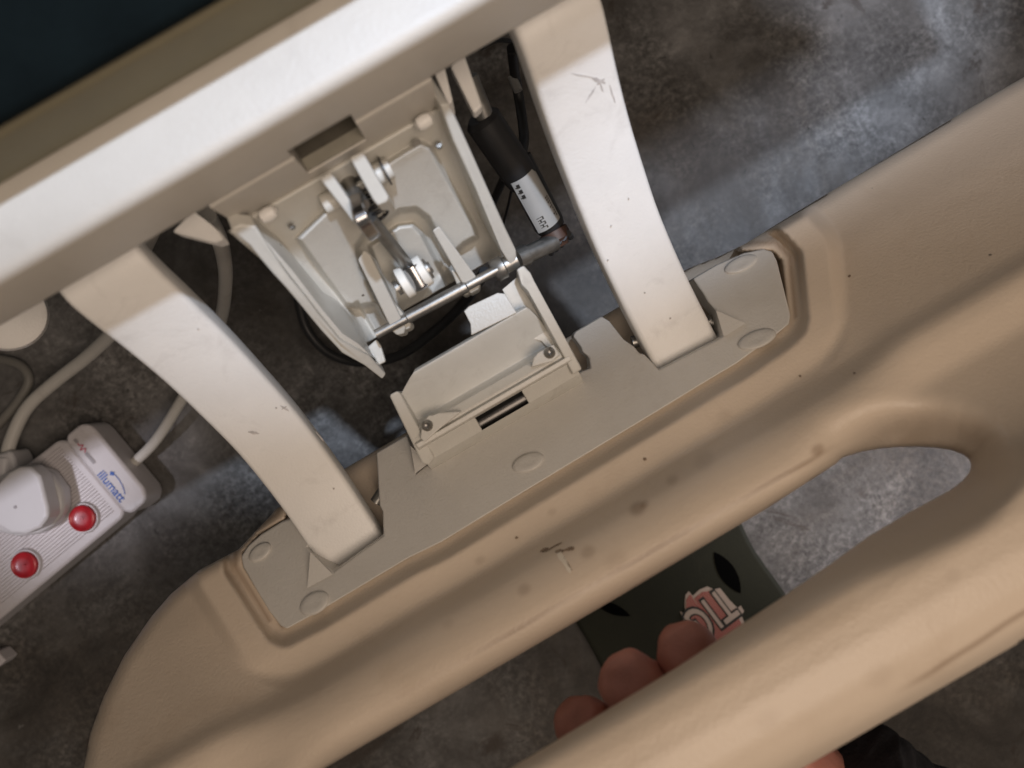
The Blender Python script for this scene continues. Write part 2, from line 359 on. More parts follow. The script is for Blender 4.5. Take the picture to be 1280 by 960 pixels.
def lips(a_, b_):
    def lip(q, r, h): u = np.clip(1-q/r, 0, 1); return h*(1-np.sqrt(np.clip(1-u*u, 0, 1)))
    return lip(-a_, 16, .010)+lip(b_, 13, .008)
def snap(A, B):
    e = 0.5
    for _ in range(2):
        f, *_r = sdf_panel(A, B); fx = (sdf_panel(A+e, B)[0]-sdf_panel(A-e, B)[0])/(2*e); fy = (sdf_panel(A, B+e)[0]-sdf_panel(A, B-e)[0])/(2*e)
        A = A-f*fx; B = B-f*fy
    return A, B
f0, _, _ = sdf_panel(SS, TT)
ins = f0 < 0
cell = ins[:-1, :-1] | ins[1:, :-1] | ins[:-1, 1:] | ins[1:, 1:]
use = np.zeros(ins.shape, bool)
for di in (0, 1):
    for dj in (0, 1): use[di:di+cell.shape[0], dj:dj+cell.shape[1]] |= cell
bd = use & ~ins
A2, B2_ = SS.copy(), TT.copy()
sa, sb = snap(SS[bd], TT[bd]); A2[bd] = sa; B2_[bd] = sb
_, pa, pb = sdf_panel(A2, B2_)
DD = depth(A2, B2_)+lips(np.minimum(pa, 0), np.maximum(pb, 0))
edge = np.minimum(-pa, pb)
BK = DD+.016*np.sqrt(np.clip(1-(1-np.clip(edge/26, 0, 1))**2, 0, 1))
idx = -np.ones(ins.shape, int); idx[use] = np.arange(use.sum()); nF = use.sum()
inb = ins & use
idb = idx.copy(); idb[inb] = nF+np.arange(inb.sum())
def XYZ(a_, b_, d_): return np.stack([a_*d_/1000*S, -b_*d_/1000*S, (FD-d_)*S], -1)
vs = np.concatenate([XYZ(A2[use], B2_[use], DD[use]), XYZ(A2[inb], B2_[inb], BK[inb])])
fi = np.argwhere(cell)
def quad(I): return np.stack([I[fi[:, 0], fi[:, 1]], I[fi[:, 0]+1, fi[:, 1]], I[fi[:, 0]+1, fi[:, 1]+1], I[fi[:, 0], fi[:, 1]+1]], -1)
qf, qb = quad(idx), quad(idb)
keep = np.any(qf != qb, axis=1)
faces = np.concatenate([qf[:, ::-1], qb[keep]])
me = bpy.data.meshes.new('panel'); c0 = np.array(WL[rail]); me.from_pydata((vs-c0).tolist(), [], faces.tolist()); me.update()
me.polygons.foreach_set('use_smooth', [True]*len(me.polygons))
grime = np.zeros(len(vs))
a1, b1 = A2[use], B2_[use]
rng = np.random.RandomState(3)
wob = 1.2*np.sin(a1/37)+0.8*np.sin(a1/13)
g1 = np.exp(-((b1-(268.5+.3*wob))/2.6)**2)*sm(a1, -420, -100)*(1-sm(a1, 270, 330))*(0.42+0.2*np.sin(a1/31))
g2 = np.exp(-((b1-(571-.04*(a1-330)+wob*.5))/3.4)**2)*sm(a1, 205, 290)*0.55
Dp = polysdf(a1, b1, R_poly)
g3 = np.exp(-((Dp-3)/3.0)**2)*(b1 < 108)*0.5*(np.abs(a1) > 280)
g4 = 0
for (px, py, r_, k_) in ((797, 636, 11, .5), (806, 630, 6, .3), (735, 690, 10, .3), (655, 737, 9, .3), (600, 700, 7, .2), (690, 640, 6, .2), (840, 600, 8, .25), (770, 700, 16, .12), (1100, 845, 20, .1), (960, 900, 18, .1), (880, 575, 14, .15), (1022, 562, 9, .45), (905, 520, 10, .12), (560, 780, 8, .12), (1190, 720, 12, .12)):
    s_, t_ = st(px, py); g4 = g4+k_*np.exp(-(((a1-s_)**2+((b1-t_)*1.3)**2)/r_**2)**2)
grime[:nF] = np.clip(g1+g2+g3+g4, 0, 1)
at = me.attributes.new('grime', 'FLOAT', 'POINT'); at.data.foreach_set('value', grime.astype(np.float32))
me.materials.append(PLAS)
panel = bpy.data.objects.new('panel', me); scene.collection.objects.link(panel); panel.parent = rail; WL[panel] = WL[rail]
def surf(px, py, off=.0008):
    s_, t_ = st(px, py); A = np.array([s_]); B = np.array([t_])
    _, p1, p2 = sdf_panel(A, B); return float((depth(A, B)+lips(np.minimum(p1, 0), np.maximum(p2, 0)))[0])-off
def decal(name, pts, m, off=.0008, parent=None, th=.0005):
    return pp(name, [(x, y, surf(x, y, off)) for x, y in pts], 0, th, m, parent or panel, bevel=0)
def jag(nm, x0, y0, x1, y1, wd, m, n=7):
    up_, dn_ = [], []; L_ = math.hypot(x1-x0, y1-y0); nx, ny = -(y1-y0)/L_, (x1-x0)/L_
    for k in range(n+1):
        u = k/n; a_ = wd*.5*math.sin(math.pi*min(max(u, .06), .94))**.5
        x, y = x0+(x1-x0)*u, y0+(y1-y0)*u; p_, q_ = a_*random.uniform(.4, 1.3), a_*random.uniform(.4, 1.3)
        up_.append((x+nx*p_, y+ny*p_)); dn_.append((x-nx*q_, y-ny*q_))
    return decal(nm, up_+dn_[::-1], m, .0005, th=.0003)
jag('scratch', 697, 690, 713, 716, 9, SCRAPE); jag('scratch', 700, 690, 708, 704, 6, SCRAPE)
jag('scratch', 675, 689, 686, 686, 6, SCUFF2); jag('scratch', 684, 688, 702, 678, 2.2, SCUFF2); jag('scratch', 694, 690, 706, 688, 4.5, SCUFF2)
jag('scratch', 706, 688, 718, 685, 5.5, SCUFF2); jag('scratch', 705, 696, 715, 713, 1.6, SCUFF2)
for (x, y, r_) in ((646, 672, 2.4), (806, 574, 3.6), (1000, 470, 2), (1062, 345, 2), (1068, 466, 2)):
    decal('mark', [(x+r_*math.cos(a_)*random.uniform(.6, 1.2), y+r_*.8*math.sin(a_)*random.uniform(.6, 1.2)) for a_ in [i*math.pi/3.5 for i in range(7)]], SCUFF2, .0004, th=.0003)
# gray hinge plate
PL = [(922, 454), (880, 479), (818, 517), (700, 588), (552, 678), (509, 699), (395, 767), (358, 787), (350, 783), (336, 765), (318, 735), (303, 709), (301, 696), (309, 683), (326, 668), (352, 652), (372, 645), (393, 673), (384, 684), (392, 694), (417, 715), (479, 670), (478, 640), (474, 632), (470, 566), (508, 544), (514, 560), (520, 592), (535, 580),
      (727, 464), (738, 460), (736, 446), (728, 440), (726, 434), (716, 420), (719, 414), (752, 395), (762, 401), (780, 424), (793, 433), (799, 441), (806, 443), (824, 462), (896, 425), (906, 419), (895, 388), (886, 378), (880, 368), (866, 348), (897, 330), (930, 316), (955, 311), (966, 314), (972, 326), (989, 394), (987, 405), (975, 415)]
hp = pp('hinge_plate', PL, lambda s, t: plate_d(s, t)-.0035, .020, GREY, rail, 0.0014, 2)
def oval(px, py, a_, b_, rot):
    n = 32; pts = []
    cs = []
    for r_, h in ((1.0, 0), (0.93, .0022), (0.75, .0030), (0.4, .0028), (0.05, .0027)):
        ring = []
        for k in range(n):
            u = 2*math.pi*k/n; x = a_*r_*math.cos(u); y = b_*r_*math.sin(u); R_ = math.radians(rot)
            X_ = px+x*math.cos(R_)+y*math.sin(R_); Y_ = py-x*math.sin(R_)+y*math.cos(R_)
            ring.append(W(X_, Y_, plate_d(*st(X_, Y_))-.0028-h))
        cs.append(ring)
    vs_ = [q for r_ in cs for q in r_]; fs_ = [(i*n+k, i*n+(k+1) % n, (i+1)*n+(k+1) % n, (i+1)*n+k) for i in range(4) for k in range(n)]+[tuple(4*n+k for k in range(n))]
    return mesh_obj('oval_boss', vs_, fs_, GREY, hp, smooth=True)
for q in ((926, 330, 23, 9.5, 24), (946, 424, 26, 11.5, 21), (660, 578, 22, 11.5, 22), (393, 754, 21, 13.5, 32), (325, 690, 17, 9.5, 38)): oval(*q)
def wedge(pts, m=GREY):
    return mesh_obj('chamfer', [W(*q) for q in pts], [(0, 1, 2), (0, 1, 3), (1, 2, 3), (0, 2, 3)], m, hp)
wedge([(388, 690, .4785), (384, 735, .4750), (416, 718, .4745), (402, 706, .50)])
wedge([(513, 557, .4950), (519, 592, .4905), (536, 579, .4905), (525, 575, .51)])
wedge([(895, 388, .4815), (905, 421, .4765), (932, 404, .4765), (908, 405, .51)])
# small fittings seen in the arm sockets
for (x0, y0, x1, y1, r_) in ((885, 400, 903, 408, .0055), (470, 628, 482, 610, .004), (790, 428, 806, 424, .004), (884, 378, 892, 372, .006)):
    rod('pivot_pin', W(x0, y0, .506), W(x1, y1, .506), r_, STEEL if x0 != 884 else GREY, hp, 14)
# curved arms
AP = [(-.172, .362), (-.150, .3625), (-.135, .366), (-.124, .378), (-.111, .397), (-.092, .421), (-.068, .4445), (-.043, .465), (-.015, .4790), (.010, .4870), (.040, .4925), (.0565, .4945)]
def arm(x0, x1):
    path = catmull([V(0, v, d) for v, d in AP], 5); n = len(path)
    vs_, fs_ = [], []
    sec = []
    r_ = .0032; th = .0165
    for (cx, cy, a0) in ((x1-r_, -r_, 90), (x1-r_, -th+r_, 0), (x0+r_, -th+r_, -90), (x0+r_, -r_, -180)):
        for k in range(4):
            a_ = math.radians(a0-k*30); sec.append((cx+r_*math.cos(a_), cy+r_*math.sin(a_)))
    m_ = len(sec)
    for i, q in enumerate(path):
        t_ = (path[min(i+1, n-1)]-path[max(i-1, 0)]).normalized(); nn = Vector((0, -t_.z, t_.y));
        if nn.z < 0: nn = -nn
        for (x, y) in sec: vs_.append(Vector((x*S, q.y, q.z))+nn*y*S)
    for i in range(n-1):
        for k in range(m_): k2 = (k+1) % m_; fs_.append((i*m_+k, i*m_+k2, (i+1)*m_+k2, (i+1)*m_+k))
    fs_.append(tuple(range(m_))); fs_.append(tuple((n-1)*m_+k for k in range(m_)))
    return mesh_obj('arm', vs_, fs_, PAINT, rail, smooth=True)
arm(-.1585, -.1165); arm(.0815, .1245)
def armd(px, py):
    s_, t_ = st(px, py)
    ts = [1000*v/d for v, d in AP]; return float(np.interp(t_, ts, [d for v, d in AP]))-.0006
def ajag(x0, y0, x1, y1, wd, m=None, n=7):
    up_, dn_ = [], []; L_ = math.hypot(x1-x0, y1-y0); nx, ny = -(y1-y0)/L_, (x1-x0)/L_
    for k in range(n+1):
        u = k/n; a_ = wd*.5*math.sin(math.pi*min(max(u, .06), .94))**.7
        x, y = x0+(x1-x0)*u, y0+(y1-y0)*u; p_, q_ = a_*random.uniform(.4, 1.3), a_*random.uniform(.4, 1.3)
        up_.append((x+nx*p_, y+ny*p_)); dn_.append((x-nx*q_, y-ny*q_))
    pp('scuff', [(x, y, armd(x, y)+.0003) for x, y in up_+dn_[::-1]], 0, .0003, m or SCUFFL, rail, 0)
for q in ((740, 97, 757, 104, 5), (746, 106, 756, 98, 3), (745, 108, 732, 128, 2.2), (714, 92, 741, 97, 1.8), (762, 106, 769, 128, 2.4), (750, 104, 754, 114, 3), (310, 540, 324, 542, 3.5), (350, 507, 361, 514, 2.2), (352, 512, 358, 508, 2), (395, 540, 405, 552, 1.6)): ajag(*q)
for (x, y) in ((806, 366), (838, 398), (802, 448), (786, 248), (764, 282), (417, 611), (345, 510), (247, 411), (760, 325)):
    pp('chip', [(x-.9, y-1.0, armd(x, y)), (x+1.1, y-.8, armd(x, y)), (x+1, y+.9, armd(x, y)), (x-.8, y+1.1, armd(x, y))], 0, .0004, CHIP, rail, 0)
# lower bracket
LB = [(-80, .462), (-76, .452), (-70, .452), (-22, .474), (-15, .4745), (-12, .466), (8, .462), (13, .467), (30, .474), (38, .490)]
def lbd(s, t): return float(np.interp(t, [q[0] for q in LB], [q[1] for q in LB]))
lb = thing('lower_bracket', V(0, 0, .48), None, None); lb.parent = rail; lb.location = WL[lb]-WL[rail]
def strip_sheet(name, rows, th, m, parent, bevel=.0008):
    """rows of (t, d, s0, s1), solid sheet"""
    top = []; n = len(rows)
    vs_ = [Wst(r[2], r[0], r[1]) for r in rows]+[Wst(r[3], r[0], r[1]) for r in rows]
    dn = Vector((0, 0, -th*S)); vs_ = vs_+[q+dn for q in vs_]
    fs_ = []
    for i in range(n-1):
        fs_ += [(i, i+1, n+i+1, n+i), (2*n+i, 2*n+i+1, 3*n+i+1, 3*n+i), (i, i+1, 2*n+i+1, 2*n+i), (n+i, n+i+1, 3*n+i+1, 3*n+i)]
    fs_ += [(0, n, 3*n, 2*n), (n-1, 2*n-1, 4*n-1, 3*n-1)]
    return mesh_obj(name, vs_, fs_, m, parent, bevel=bevel)
strip_sheet('trough', [(-77, .455, -96, 62), (-74, .4515, -100, 64), (-70, .4525, -108, 66), (-56, .459, -131, 70), (-30, .4705, -136, 74), (-20, .4725, -138, 76), (-15, .470, -138, 76), (-12, .466, -139, 77), (0, .464, -140, 78)], .004, PAINT2, lb)
strip_sheet('trough_lip', [(-1, .4660, -142, 80), (3, .4662, -142, 80), (5, .4625, -142, 80), (11, .4630, -142, 80), (13.5, .468, -142, 80)], .004, PAINT2, lb)
strip_sheet('apron', [(13, .468, -142, -61), (32, .4765, -142, -61)], .004, PAINT2, lb)
strip_sheet('apron', [(13, .468, 6, 80), (32, .4765, 6, 80)], .004, PAINT2, lb)
strip_sheet('apron', [(31.4, .4762, -142, 80), (37, .482, -142, 80), (44, .4955, -141, 79)], .004, PAINT2, lb, .0005)
pp('ear', [(525, 548), (528, 527), (536, 519), (541, 519), (548, 516), (577, 514), (545, 540), (531, 553)], .4595, .006, PAINT2, lb, .0008)
pp('ear', [(664, 459), (667, 447), (672, 441), (682, 435), (692, 430), (700, 443), (690, 452)], .4575, .006, PAINT2, lb, .0008)
def screw(px, py, d):
    a_ = W(px, py, d); o = rod('screw', a_+Vector((0, 0, -.003)), a_+Vector((0, 0, .0022)), .0030, STEEL, lb, 18, [(0, .003), (.55, .0034), (.8, .0030), (1, .0018), (.9, .0008)])
    return o
screw(534, 532, .4585); screw(687, 441, .4565)
pp('side_wall', [(486, 494), (497, 488), (502, 494), (543, 572), (536, 582), (527, 579)], lambda s, t: .452+.00022*(t+60), .024, PAINT2, lb, .0014)
pp('side_wall', [(645, 337, .442), (655, 331, .442), (663, 341, .446), (668, 352), (728, 461), (716, 469), (660, 364), (652, 356, .447)], lambda s, t: .449+.00022*(t+60), .030, PAINT2, lb, .0014)
pp('inner_web', [(628, 362), (648, 345), (712, 464), (694, 430), (668, 424), (645, 392)], lambda s, t: .466+.00008*(t+60), .004, PAINT2, lb, .0005)
pp('flap', [(580, 389), (586, 383), (622, 366), (631, 367), (640, 381), (646, 391), (589, 419), (588, 405)], .4500, .0025, PAINT2, lb, .0005)
rod('hinge_rod', Wst(-75, 21.5, .4870), Wst(20, 21.5, .4870), .0066, DSTEEL, lb, 28)
extr('rod_well_shade', [(.002, .500), (.024, .500), (.024, .504), (.002, .504)], -.036, .010, HOLE, lb, 0)  # black sheet painted in for the shade under the rod
extr('window_shade_front', [(-.1372, .3655), (-.1312, .3655), (-.1312, .3672), (-.1372, .3672)], X0+.0002, X1-.0002, DPAINT, bed, 0.0002)  # added liner, window shade put into its colour
extr('window_shade_back', [(-.1640, .3662), (-.1376, .3662), (-.1376, .3673), (-.1640, .3673)], X0+.0002, X1-.0002, BPAINT, bed, 0)  # added strip, painted dark as the shade at the window's back
# ------------------------------------------------------------------ latch mechanism
lt = thing('latch_mechanism', V(0, -.09, .5), 'open white metal latch housing with chrome hook and spring between the two curved arms', 'latch')
bk = Vector((0, .030*S, -.016*S))
def edge_d_l(s, t): return float(np.interp(t, [-345, -250, -145, -85], [.362, .384, .430, .478]))
def edge_d_r(s, t): return float(np.interp(t, [-345, -225, -130], [.360, .408, .455]))
pp('side_plate', [(288, 287), (300, 281), (320, 283), (338, 312), (362, 347), (398, 392), (425, 425), (446, 437), (462, 445), (483, 468), (478, 475), (455, 457), (428, 442), (402, 414), (374, 380), (340, 340), (312, 308)], edge_d_l, 0, PAINT2, lt, .0012, vec=bk*0.25)
pp('side_web', [(318, 284), (360, 341), (397, 389), (425, 423), (452, 438), (468, 449), (474, 462), (463, 444), (448, 430), (428, 417), (402, 386), (366, 339)], lambda s, t: edge_d_l(s, t)+.003, 0, PAINT2, lt, .0004, vec=bk)
pp('side_plate', [(550, 131), (562, 130), (576, 160), (602, 218), (632, 285), (645, 312), (648, 335), (640, 338), (626, 312), (596, 240), (566, 176)], edge_d_r, 0, PAINT2, lt, .0012, vec=bk*1.15)
# embossed back plate as a height field
def bpd(t): return .380+(t+335)/190*.110
gs = np.arange(-205, 112, 1.5); gt = np.arange(-342, -134, 1.5)
GS, GT = np.meshgrid(gs, gt, indexing='ij')
plA = pxpoly([(372, 298), (440, 232), (505, 190), (526, 178), (538, 184), (592, 283), (596, 296), (580, 305), (566, 318), (500, 425), (470, 380), (444, 384), (432, 380), (405, 345)])
plB = pxpoly([(446, 308), (456, 293), (500, 264), (520, 262), (535, 273), (566, 335), (575, 362), (500, 430), (470, 372), (452, 336)])
plC = pxpoly([(462, 307), (498, 282), (516, 280), (527, 292), (552, 340), (562, 372), (530, 392), (496, 400)])
plG = pxpoly([(436, 385), (447, 378), (478, 432), (466, 440)])
hA = 1-sm(polysdf(GS, GT, plA), -4, 4); hB = 1-sm(polysdf(GS, GT, plB), -4.5, 4.5); hC = 1-sm(polysdf(GS, GT, plC), -4, 4); hG = 1-sm(polysdf(GS, GT, plG), -3, 3)
hgt = .012*hA-.0155*hB*hA+.0105*hC-.009*hG
# rounded fold to the left wall
w0 = np.interp(GT, [-342, -134], [-196, -112]); hgt = hgt+.012*sm(-(GS-w0), -16, 14)+.016*sm(-(GS-w0), 0, 30)
w1 = np.interp(GT, [-342, -134], [92, 72]); hgt = hgt+.016*sm(GS-w1, -12, 22)
dd = bpd(GT)-hgt
okc = (GS > np.interp(GT, [-342, -134], [-206, -136])) & (GS < np.interp(GT, [-342, -134], [97, 72])) & ((GT < -146) | (GS < -95) | (np.abs(GS-68) < 14))
vsb = XYZ(GS.ravel(), GT.ravel(), dd.ravel()); nt_ = GT.shape[1]
fcs = []
for i in range(GS.shape[0]-1):
    for j in range(nt_-1):
        if okc[i, j] and okc[i+1, j] and okc[i, j+1] and okc[i+1, j+1]: fcs.append((i*nt_+j, (i+1)*nt_+j, (i+1)*nt_+j+1, i*nt_+j+1))
bpl = mesh_obj('back_plate', [Vector(q) for q in vsb], fcs, PAINT2, lt, smooth=True)
bmm = bmesh.new(); bmm.from_mesh(bpl.data); bmesh.ops.delete(bmm, geom=[v for v in bmm.verts if not v.link_faces], context='VERTS'); bmm.to_mesh(bpl.data); bmm.free()
sol = bpl.modifiers.new('solid', 'SOLIDIFY'); sol.thickness = .002; sol.offset = -1 if bpl.data.polygons[0].normal.z > 0 else 1
def bdz(px, py): s_, t_ = st(px, py); return bpd(t_)
# lugs gripping the shaft
for pts, dz, nm in (([(447, 325), (455, 312), (463, 318), (507, 409), (505, 417), (496, 419), (490, 414)], .000, 'lug'), ([(484, 372), (491, 375), (514, 404), (513, 410), (506, 413), (502, 408)], .003, 'lug'),
                ([(540, 288), (549, 282), (600, 352), (599, 361), (588, 367), (582, 362)], .000, 'lug'), ([(563, 336), (570, 340), (588, 361), (586, 367), (580, 369), (574, 364)], .003, 'lug')):
    pp(nm, pts, lambda s, t, dz=dz: .405+.045*(t+250)/110+dz, .016, PAINT2, lt, .001)
# fork prongs
pp('prong', [(399, 223), (413, 214), (440, 254), (445, 270), (441, 278), (431, 264)], lambda s, t: .366+.018*(t+320)/80, .022, PAINT2, lt, .001)
pp('prong', [(436, 196), (453, 189), (486, 246), (484, 252), (472, 257), (466, 250)], lambda s, t: .364+.018*(t+320)/80, .022, PAINT2, lt, .001)
pp('prong_gap_shade', [(416, 217), (437, 204), (460, 244), (441, 256)], .392, .003, HOLE, lt, 0)  # black sheet standing in for the shaded gap between the prongs
def rpx(nm, x0, y0, d0, x1, y1, d1, r_, m, rings=None, seg=20): return rod(nm, W(x0, y0, d0), W(x1, y1, d1), r_, m, lt, seg, rings)
rpx('pin', 466, 221, .383, 488, 209, .383, .0052, PAINT2); rpx('clip', 480, 214, .380, 482, 213, .380, .0072, BLACK)
rpx('pin', 405, 256, .386, 424, 246, .386, .0050, PAINT2); rpx('clip', 423, 248, .380, 424.5, 247, .380, .0066, BLACK)
# hook lever, spring, link
rpx('lever_neck', 428, 214, .392, 452, 258, .380, .0042, STEEL)
hook = catmull([W(443, 242, .374), W(445, 254, .366), W(449, 267, .362), W(456, 280, .364), W(467, 295, .372)], 6)
vs_, fs_ = [], []
for i, q in enumerate(hook):
    t_ = (hook[min(i+1, len(hook)-1)]-hook[max(i-1, 0)]).normalized(); side = Vector((0, 0, 1)).cross(t_).normalized(); wd = .0031*S
    for a_, b_ in ((-1, 0), (1, 0), (1, -1), (-1, -1)): vs_.append(q+side*a_*wd+Vector((0, 0, b_*.007*S)))
for i in range(len(hook)-1):
    for k in range(4): k2 = (k+1) % 4; fs_.append((i*4+k, i*4+k2, (i+1)*4+k2, (i+1)*4+k))
fs_ += [(0, 1, 2, 3), tuple(4*(len(hook)-1)+k for k in range(4))]
mesh_obj('hook', vs_, fs_, CHROME, lt, bevel=.0012, seg=3)
rpx('link_rod', 462, 272, .388, 512, 335, .436, .0035, STEEL)
rpx('link_eye', 512, 330, .432, 529, 360, .438, .0062, CHROME, [(0, .003), (.05, .006), (.5, .0064), (.85, .0064), (.97, .0045), (1, .002)])
for (x0, y0, x1, y1) in ((501, 356, 511, 350), (523, 342, 533, 336)): rpx('nylon_washer', x0, y0, .436, x1, y1, .436, .0088, NYLON, [(0, .0078), (.12, .0088), (.88, .0088), (1, .0078)], 28)
rpx('bolt', 497, 359, .436, 539, 333, .436, .0022, STEEL, [(0, .0022), (.85, .0022), (.86, .006), (.93, .006), (.94, .0035), (1, .003)])
rpx('pin_nut', 495, 361, .436, 499, 358, .436, .0045, STEEL)
sp = []
for k in range(0, 7*16+1):
    u = k/(7*16); a_ = u*7*2*math.pi
    c = W(449+29*u, 224+47*u, .390); ax = (W(478, 270, .386)-W(452, 228, .386)).normalized(); p1 = ax.cross(Vector((0, 0, 1))).normalized()
    sp.append(c+(p1*math.cos(a_)+Vector((0, 0, 1))*math.sin(a_))*.0036*S)
tube('spring', sp, .0010, BLACK, lt, 8)
rpx('shaft', 470, 418, .452, 622, 337, .452, .0030, STEEL, [(0, .0028), (.25, .0028), (.26, .0036), (.74, .0036), (.75, .0028), (1, .0028)])
rpx('bushing', 616, 340, .456, 646, 324, .456, .0065, STEEL, [(0, .0055), (.1, .0068), (.45, .0068), (.5, .0050), (1, .0050)])
pp('weld_tab', [(452, 440), (470, 424), (476, 432), (482, 452), (470, 458)], .470, .004, PAINT2, lt, .001)
for (x, y) in ((530, 152), (335, 268)):
    o = rod('weld_bead', W(x-11, y+6, .372), W(x+11, y-6, .372), .0035, PAINT, lt, 12, [(0, .001), (.15, .003), (.5, .0036), (.85, .003), (1, .001)])
for (x, y, r_) in ((522, 182, .0022), (549, 183, .0016), (366, 284, .0014), (438, 290, .001)):
    q = W(x, y, bdz(x, y)-.006); rod('rivet', q, q+Vector((0, 0, .003)), r_, STEEL, lt, 12)
# ------------------------------------------------------------------ gas spring
gs_ = thing('gas_spring', V(0.01, -.08, .52), 'black gas spring with grey paper sticker beside the right curved arm', 'gas spring')
A_, B_ = W(600, 145, .455), W(692, 296, .50)
rod('piston_rod', W(586, 96, .44), W(610, 155, .456), .0052, STEEL, gs_, 16)
rod('sleeve', A_, W(655, 226, .485), .0100, BLACK, gs_, 28, [(0, .008), (.06, .0108), (.9, .0108), (.97, .0104), (1, .0100)])
rod('cylinder', W(645, 200, .48), W(690, 287, .498), .0098, BLACK, gs_, 28, [(0, .0098), (.9, .0098), (.98, .0088), (1, .007)])
ax = (B_-A_).normalized(); q0 = W(648, 217, .480); q1 = W(682, 279, .494)
up = (Vector((0, 0, 1))-ax*ax.z).normalized(); sd = ax.cross(up)
def cylpt(u, ang, r_=.0102): return q0+(q1-q0)*u+(up*math.cos(ang)+sd*math.sin(ang))*r_*S
vs_, fs_ = [], []
for i in range(2):
    for k in range(13): vs_.append(cylpt(i, -1.05+k*1.95/12))
for k in range(12): fs_.append((k, k+1, 14+k, 13+k))
stk = mesh_obj('sticker', vs_, fs_, PAPER, gs_, smooth=True)
def smark(u, ang, du, da): return [cylpt(u, ang, .0104), cylpt(u+du, ang, .0104), cylpt(u+du, ang+da, .0104), cylpt(u, ang+da, .0104)]
vs_, fs_ = [], []
for i in range(9):
    for c in range(2):
        if random.random() < .85: b0 = len(vs_); vs_ += smark(.52+i*.045, -.82+c*.16, .028, .10); fs_.append((b0, b0+1, b0+2, b0+3))
for i in range(5):
    b0 = len(vs_); vs_ += smark(.74+i*.045, .12, .012, .42); fs_.append((b0, b0+1, b0+2, b0+3))
    b0 = len(vs_); vs_ += smark(.74+i*.045, .12+.2*(i % 2), .045, .09); fs_.append((b0, b0+1, b0+2, b0+3))
for i in range(3):
    b0 = len(vs_); vs_ += smark(.06+i*.10, .45, .07, .22); fs_.append((b0, b0+1, b0+2, b0+3))
    b0 = len(vs_); vs_ += smark(.10+i*.10, .62, .02, .16); fs_.append((b0, b0+1, b0+2, b0+3))
pm = mesh_obj('small_print', vs_, fs_, INK, stk)
rod('end_cap', W(690, 287, .498), W(701, 308, .50), .0095, RUSTY, gs_, 16, [(0, .007), (.1, .0095), (.6, .0095), (.8, .007), (1, .0055)])
for k in range(5): rod('cap_rib', W(686+k*6, 312-k*5, .492), W(689+k*6, 316-k*5, .506), .0022, BLACK, gs_, 8)
rod('cross_pin', W(646, 324, .485), W(694, 302, .495), .0058, STEEL, gs_, 20, [(0, .0068), (.25, .0068), (.27, .0055), (1, .0055)])
rod('clip', W(640, 95, .53), W(648, 114, .53), .0030, PAPER, gs_, 10)
rod('clip', W(655, 166, .53), W(656, 172, .53), .0020, PAPER, gs_, 10)
tube('release_cable', [W(640, 60, .50), W(644, 95, .53), W(650, 130, .54), W(655, 170, .53), W(652, 195, .51)], .0035, BLACK, gs_, 10, 6)
# ------------------------------------------------------------------ cables
def cable(nm, pts, r_, m, label, seg=12): return tag(tube(nm, [W(*q) for q in pts], r_, m, None, seg, 8), label, 'cable')
cord1 = cable('cord', [(148, 598, .735), (166, 580, .733), (196, 549, .725), (232, 492, .70), (262, 440, .66), (277, 395, .61), (282, 350, .56), (279, 318, .51), (272, 295, .45), (258, 268, .41)], .0048, CABLE,
      'pale cord rising from the power strip to the bracket under the bed beam')
cord2 = cable('cord', [(196, 268, .42), (186, 290, .46), (176, 318, .52), (168, 365, .60), (145, 410, .66), (110, 445, .70), (68, 478, .72), (34, 510, .725), (14, 550, .725), (4, 590, .725), (-10, 640, .725)], .0058, CABLE,
      'thick pale cable curving down to the left edge above the power strip plug')
cable('grey_cord', [(-30, 446, .742), (5, 450, .742), (27, 458, .742), (36, 476, .742), (24, 500, .742), (4, 524, .742), (-30, 560, .742)], .0042, GCABLE, 'dim grey cord looping on the floor at the left edge')
cable('black_cable', [(372, 372, .70), (384, 412, .71), (412, 442, .715), (452, 453, .715), (500, 444, .70), (545, 412, .68), (580, 378, .64), (606, 340, .58)], .0042, BLACK, 'black cable arching on the floor below the latch shaft')
cable('thin_wire', [(630, 222, .60), (622, 240, .63), (612, 262, .67), (606, 278, .70)], .0032, BLACK, 'short black lead hanging beside the latch housing behind the gas spring')
cable('thin_wire', [(640, 235, .55), (634, 262, .58), (626, 290, .60), (618, 320, .58)], .0010, BLACK, 'hair-thin black wire hanging beside the sticker of the gas spring')
cable('thin_wire', [(600, 60, .6), (625, 50, .62), (660, 58, .64), (690, 70, .6)], .002, BLACK, 'dark wire crossing behind the gas spring right under the bed beam')
# ------------------------------------------------------------------ power strip
ps = thing('power_strip', W(60, 660, .75), 'white ribbed power strip with two round red switches lying on the concrete floor', 'power strip')
pa_ = np.array([-.775, .632]); pb_ = np.array([.640, .768])
def P(o_, a_, b_): return (o_[0]+pa_[0]*a_+pb_[0]*b_, o_[1]+pa_[1]*a_+pb_[1]*b_)
O = (77, 548)
pp('body', [P(O, -3, 6), P(O, -3, 118), P(O, 6, 125), P(O, 330, 128), P(O, 338, 118), P(O, 338, -4), P(O, 330, -10), P(O, 6, -2)], .7165, .0315, STRIP, ps, .004, 3)
pp('end_cap', [P(O, 0, 8), P(O, -6, 0), P(O, -28, 0), P(O, -37, 7), P(O, -39, 18), P(O, -39, 112), P(O, -35, 123), P(O, -26, 128), P(O, -6, 128), P(O, 0, 120)], .712, .036, STRIP, ps, .0045, 4)
vs_, fs_ = [], []
k = 0
b_ = 6
